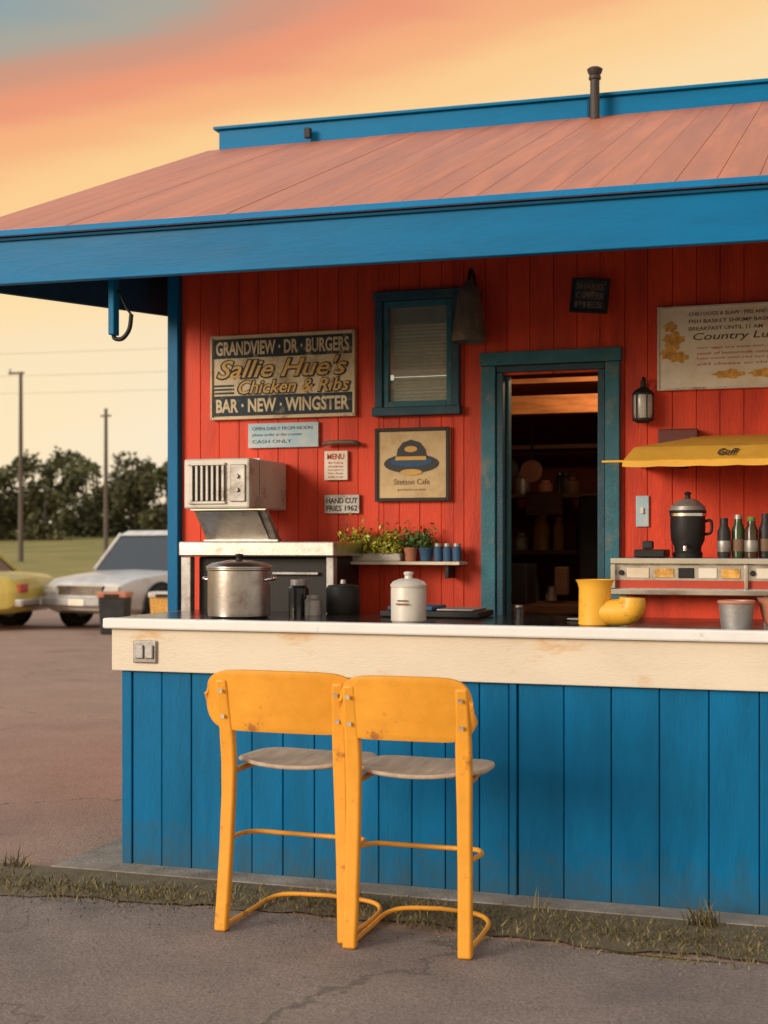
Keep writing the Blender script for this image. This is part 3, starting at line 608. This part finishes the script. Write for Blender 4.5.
# yellow awning over the display
Aw=root('yellow_awning')
def quadmesh(nm,vs,fs,mat,par,sol=.004):
    me=bpy.data.meshes.new(nm); me.from_pydata(vs,[],fs); o=addmesh(nm,me,mat,par); m_=o.modifiers.new('s','SOLIDIFY'); m_.thickness=sol; return o
vs=[];fs=[]
nb=14
for i in range(nb+1):
    t=i/nb; xb=2.33+t*1.25; xf=2.085+t*1.60
    vs+=[(xf,.85,1.80+.006*math.sin(t*40)),(xf+.06*(1-2*t)*.5,1.0,1.872),(xb,1.30,1.93),(xb,1.49,1.955)]
for i in range(nb):
    for k in range(3): a=i*4+k; fs.append((a,a+4,a+5,a+1))
n0=len(vs); vs+=[(2.085,1.49,1.80)]; fs.append((0,1,n0)); fs.append((1,2,n0)); fs.append((2,3,n0))
awm=M('awning_canvas',(.84,.45,.055),.7,var=.1,scale=5,bump=.08,bscale=200,dirt=(.5,.25,.06),damt=.38,dscale=5)
quadmesh('canopy',vs,fs,awm,Aw)
vs=[];fs=[]
for i in range(61):
    t=i/60; x_=2.085+t*1.6; vs+=[(x_,.847,1.80),(x_,.84,1.775-.004*abs(math.sin(t*30)))]
for i in range(60): fs.append((2*i,2*i+1,2*i+3,2*i+2))
quadmesh('valance',vs,fs,awm,Aw)
tube('front_bar',[(1.99,.86,1.80),(3.7,.86,1.80)],.006,yelplast,Aw,False)
tube('side_arm',[(2.10,.86,1.80),(2.20,1.2,1.80),(2.3,1.49,1.80)],.006,blk,Aw,False)
box('roller_box',2.17,2.36,1.40,1.49,1.90,1.985,M('maroon',(.12,.02,.015),.5),Aw,.006)
t_=text('logo','Goff',2.50,2.59,0,.04,0,ink,Aw,.03,.3)
for v in t_.data.vertices:
    f=v.co.z/.055; v.co.y=.885+f*.09; v.co.z=1.823+f*.046

# ------------------------------------------------------------------ cars
def car(loc,rz,mat,nm='parked_car',tall=0,sc_=1):
    Cc=root(nm,loc,rz); Cc.scale=(sc_,)*3
    st=[(2.28,.40,.60,.70),(2.22,.30,.72,.80),(2.0,.24,.80,.85),(1.3,.22,.87,.88),(.8,.22,.92,.89),(-.5,.22,.93,.89),(-1.25,.22,.94,.89),(-1.6,.24,.94,.88),(-2.1,.28,.90,.84),(-2.24,.34,.84,.80),(-2.30,.44,.70,.74)]
    bm=bmesh.new(); rings=[]
    for x_,zb,zt,hw in st:
        m_=(zb+zt)/2
        half=[(hw*.86,zb),(hw*.98,zb+.08),(hw,m_),(hw*.985,zt-.10),(hw*.93,zt-.025),(hw*.80,zt),(0,zt+.02)]
        ring=[(y_,z_) for y_,z_ in half]+[(-y_,z_) for y_,z_ in half[-2::-1]]
        rings.append([bm.verts.new((x_,y_,z_)) for y_,z_ in ring])
    n=len(rings[0])
    for a,b_ in zip(rings,rings[1:]):
        for i in range(n-1): bm.faces.new((a[i],b_[i],b_[i+1],a[i+1]))
        bm.faces.new((a[n-1],b_[n-1],b_[0],a[0]))
    bm.faces.new(rings[0]); bm.faces.new(rings[-1][::-1])
    bmesh.ops.recalc_face_normals(bm,faces=bm.faces)
    me=bpy.data.meshes.new('body'); bm.to_mesh(me); bm.free(); addmesh('body',me,mat,Cc,.02,True); me.set_sharp_from_angle(angle=rad(40))
    def cab(nm_,xb0,xb1,xt0,xt1,zb,zt,hb,ht,m_,bv):
        v=[(xb0,-hb,zb),(xb1,-hb,zb),(xb1,hb,zb),(xb0,hb,zb),(xt0,-ht,zt),(xt1,-ht,zt),(xt1,ht,zt),(xt0,ht,zt)]
        me=bpy.data.meshes.new(nm_); me.from_pydata(v,[],[(0,3,2,1),(4,5,6,7),(0,1,5,4),(1,2,6,5),(2,3,7,6),(3,0,4,7)]); return addmesh(nm_,me,m_,Cc,bv)
    T=1.37+tall
    rb=-2.2 if tall else -1.55; rt_=-2.0 if tall else -1.05
    wb=1.05 if tall else .92; wt=.55 if tall else .30
    cab('cabin_glass',rb,wb,rt_,wt,.90,T,.80,.66,glassy,.02)
    cab('roof',rt_-.07,wt+.06,rt_+.05,wt-.08,T-.025,T+.06,.685,.60,mat,.03)
    def pil(p,q,w_=.045): tube('pillar',[p,q],w_/1.6,mat,Cc,False)
    for s in(-1,1):
        pil((wb,s*.80,.90),(wt,s*.665,T),.06); pil((rb,s*.80,.90),(rt_,s*.665,T),.09); pil((-.35,s*.805,.90),(-.35,s*.665,T),.07); pil((-1.2,s*.805,.92),(-1.1,s*.67,T),.09)
        for wx in (1.42,-1.38):
            lathe('wheel_arch',[(0,0),(.40,0),(.40,.01),(0,.01)],(wx,s*.885+(.006 if s>0 else -.0),.34),rubber,Cc,32,'Y')
            lathe('tyre',[(.20,-.1),(.31,-.1),(.34,-.06),(.34,.06),(.31,.1),(.20,.1)],(wx,s*.83,.34),rubber,Cc,32,'Y')
            lathe('hub',[(0,-.085),(.06,-.095),(.20,-.07),(.21,-.09),(.21,.09),(.20,.07),(.06,.095),(0,.085)],(wx,s*.84,.34),galv,Cc,24,'Y')
        box('door_handle',-.2,-.05,s*.90-.012,s*.90+.012,.76,.785,chrome,Cc,.004)
        box('side_strip',-1.0,1.0,s*.895-.01,s*.895+.01,.55,.575,blk,Cc,.003)
        box('head_light',2.22,2.29,s*.62-.13,s*.62+.13,.56,.68,headl,Cc,.01)
        box('tail_light',-2.32,-2.25,s*.62-.14,s*.62+.14,.62,.76,taill,Cc,.01)
        box('mirror',.62,.72,s*.94-.07,s*.94+.07,.93,1.03,mat,Cc,.02)
        box('door_gap',.52,.53,s*.893-.006,s*.893+.006,.34,.90,blk,Cc,0); box('door_gap',-.37,-.36,s*.893-.006,s*.893+.006,.34,.90,blk,Cc,0)
    boxes('bumpers',[(2.22,2.38,-.84,.84,.36,.50),(-2.38,-2.24,-.84,.84,.38,.52)],chrome if mat is caryel else galv,Cc,.03)
    box('grille',2.24,2.295,-.45,.45,.54,.68,blk,Cc,.005)
    boxes('grille_bars',[(2.29,2.30,-.44,.44,.56+.035*i,.572+.035*i) for i in range(4)],chrome,Cc,0)
    box('licence_plate',2.382,2.392,-.16,.16,.38,.48,paper,Cc,.002)
    box('licence_plate_rear',-2.392,-2.382,-.16,.16,.40,.50,paper,Cc,.002)
    return Cc
car((-12.12,14.48,.006),rad(188),caryel)
car((-8.50,17.00,.006),rad(-101),carwh,tall=.12,sc_=1.06)
for (bx_,by_,m1,m2,hh) in [(-7.96,13.98,dark,terr,.66),(-7.20,14.24,foodor,alum,.66)]:
    T=root('trash_bin',(bx_,by_,.006),rad(15))
    prismY('body',[(-.18,0),(.18,0),(.22,hh*.86),(-.22,hh*.86)],-.20,.20,m1,T,.015); box('lid',-.24,.24,-.22,.22,hh*.86+.003,hh,m2,T,.02)
    box('handle',-.12,.12,-.232,-.22,hh*.88,hh*.95,blk,T,.004)

# ------------------------------------------------------------------ poles, wires
def pole(x,y,top,arm):
    Pp=root('utility_pole'); z0=gz(y)-.2
    tube('post',[(x,y,z0),(x,y,top)],.16,polew,Pp,False,radii=[1,.62])
    if arm: box('crossarm',x-.8,x+.2,y-.06,y+.06,top-.12,top+.0,polew,Pp,.01); lathe('insulator',[(0,0),(.06,0),(.06,.2),(0,.22)],(x-.7,y,top),galv,Pp,12)
    else: box('crossarm',x-.35,x+.35,y-.06,y+.06,top-.5,top-.40,polew,Pp,.01)
pole(-42.2,63.6,11.2,True); pole(-40.15,69.6,9.6,False)
Wr=root('power_lines')
for (h0,h1,yy,xa,xb) in [(14.2,13.4,66,-90,20),(13.0,12.2,67,-90,20),(12.2,11.6,70,-90,20)]:
    tube('wire',[(xa+(xb-xa)*t/10,yy+.1*t,h0+(h1-h0)*t/10-1.2*(1-(2*t/10-1)**2)) for t in range(11)],.008,polew,Wr,seg=5)

# ------------------------------------------------------------------ tree line
rt=random.Random(33); spec=[]; trunks=root('tree_row')
V=[];F=[]
for row,(d0,d1,h0,h1,step) in enumerate([(110,120,4.0,7.0,3.6),(124,136,6.0,8.6,3.0)]):
    lat=-80
    while lat<35:
        dep=rt.uniform(d0,d1)
        X=3.094+.9472*lat-.3206*dep; Y=-5.498+.3206*lat+.9472*dep; g0=gz(Y)
        H_=rt.uniform(h0,h1)*(1+.12*math.sin(lat*.55)); W_=rt.uniform(2.1,3.3)
        tubegeo([(X,Y,g0-.2),(X+.2,Y,g0+H_*.3),(X+rt.uniform(-.5,.5),Y,g0+H_*.75)],.22,True,[1,.8,.3],6,V,F)
        for k in range(12):
            a=rt.uniform(0,6.28); hz=rt.uniform(.12,.93); rr=rt.uniform(.1,1)*W_*.85*math.sqrt(max(.12,1-(2*hz-1.0)**2))
            cx,cy,cz=X+rr*math.cos(a),Y+rr*math.sin(a),g0+H_*hz
            tubegeo([(X+.1,Y,g0+H_*.3*hz+.4),(cx,cy,cz)],.06,False,None,4,V,F)
            cr_=rt.uniform(.65,1.35)
            for _ in range(115):
                v=Vector((rt.gauss(0,1),rt.gauss(0,1),rt.gauss(0,.8))).normalized()*cr_*rt.uniform(.4,1.1)
                spec.append(((cx+v.x,cy+v.y,max(g0,cz+v.z)),rt.uniform(.14,.30),.65))
        for _ in range(160): spec.append(((X+rt.uniform(-2.5,2.5),Y+rt.uniform(-1,1),g0+abs(rt.gauss(0,1.0))),rt.uniform(.18,.36),.65))
        lat+=step*rt.uniform(.7,1.2)
me=bpy.data.meshes.new('limbs'); me.from_pydata(V,[],F); addmesh('limbs',me,bark,trunks)
leafmesh('crowns',spec,treeleaf,trunks)
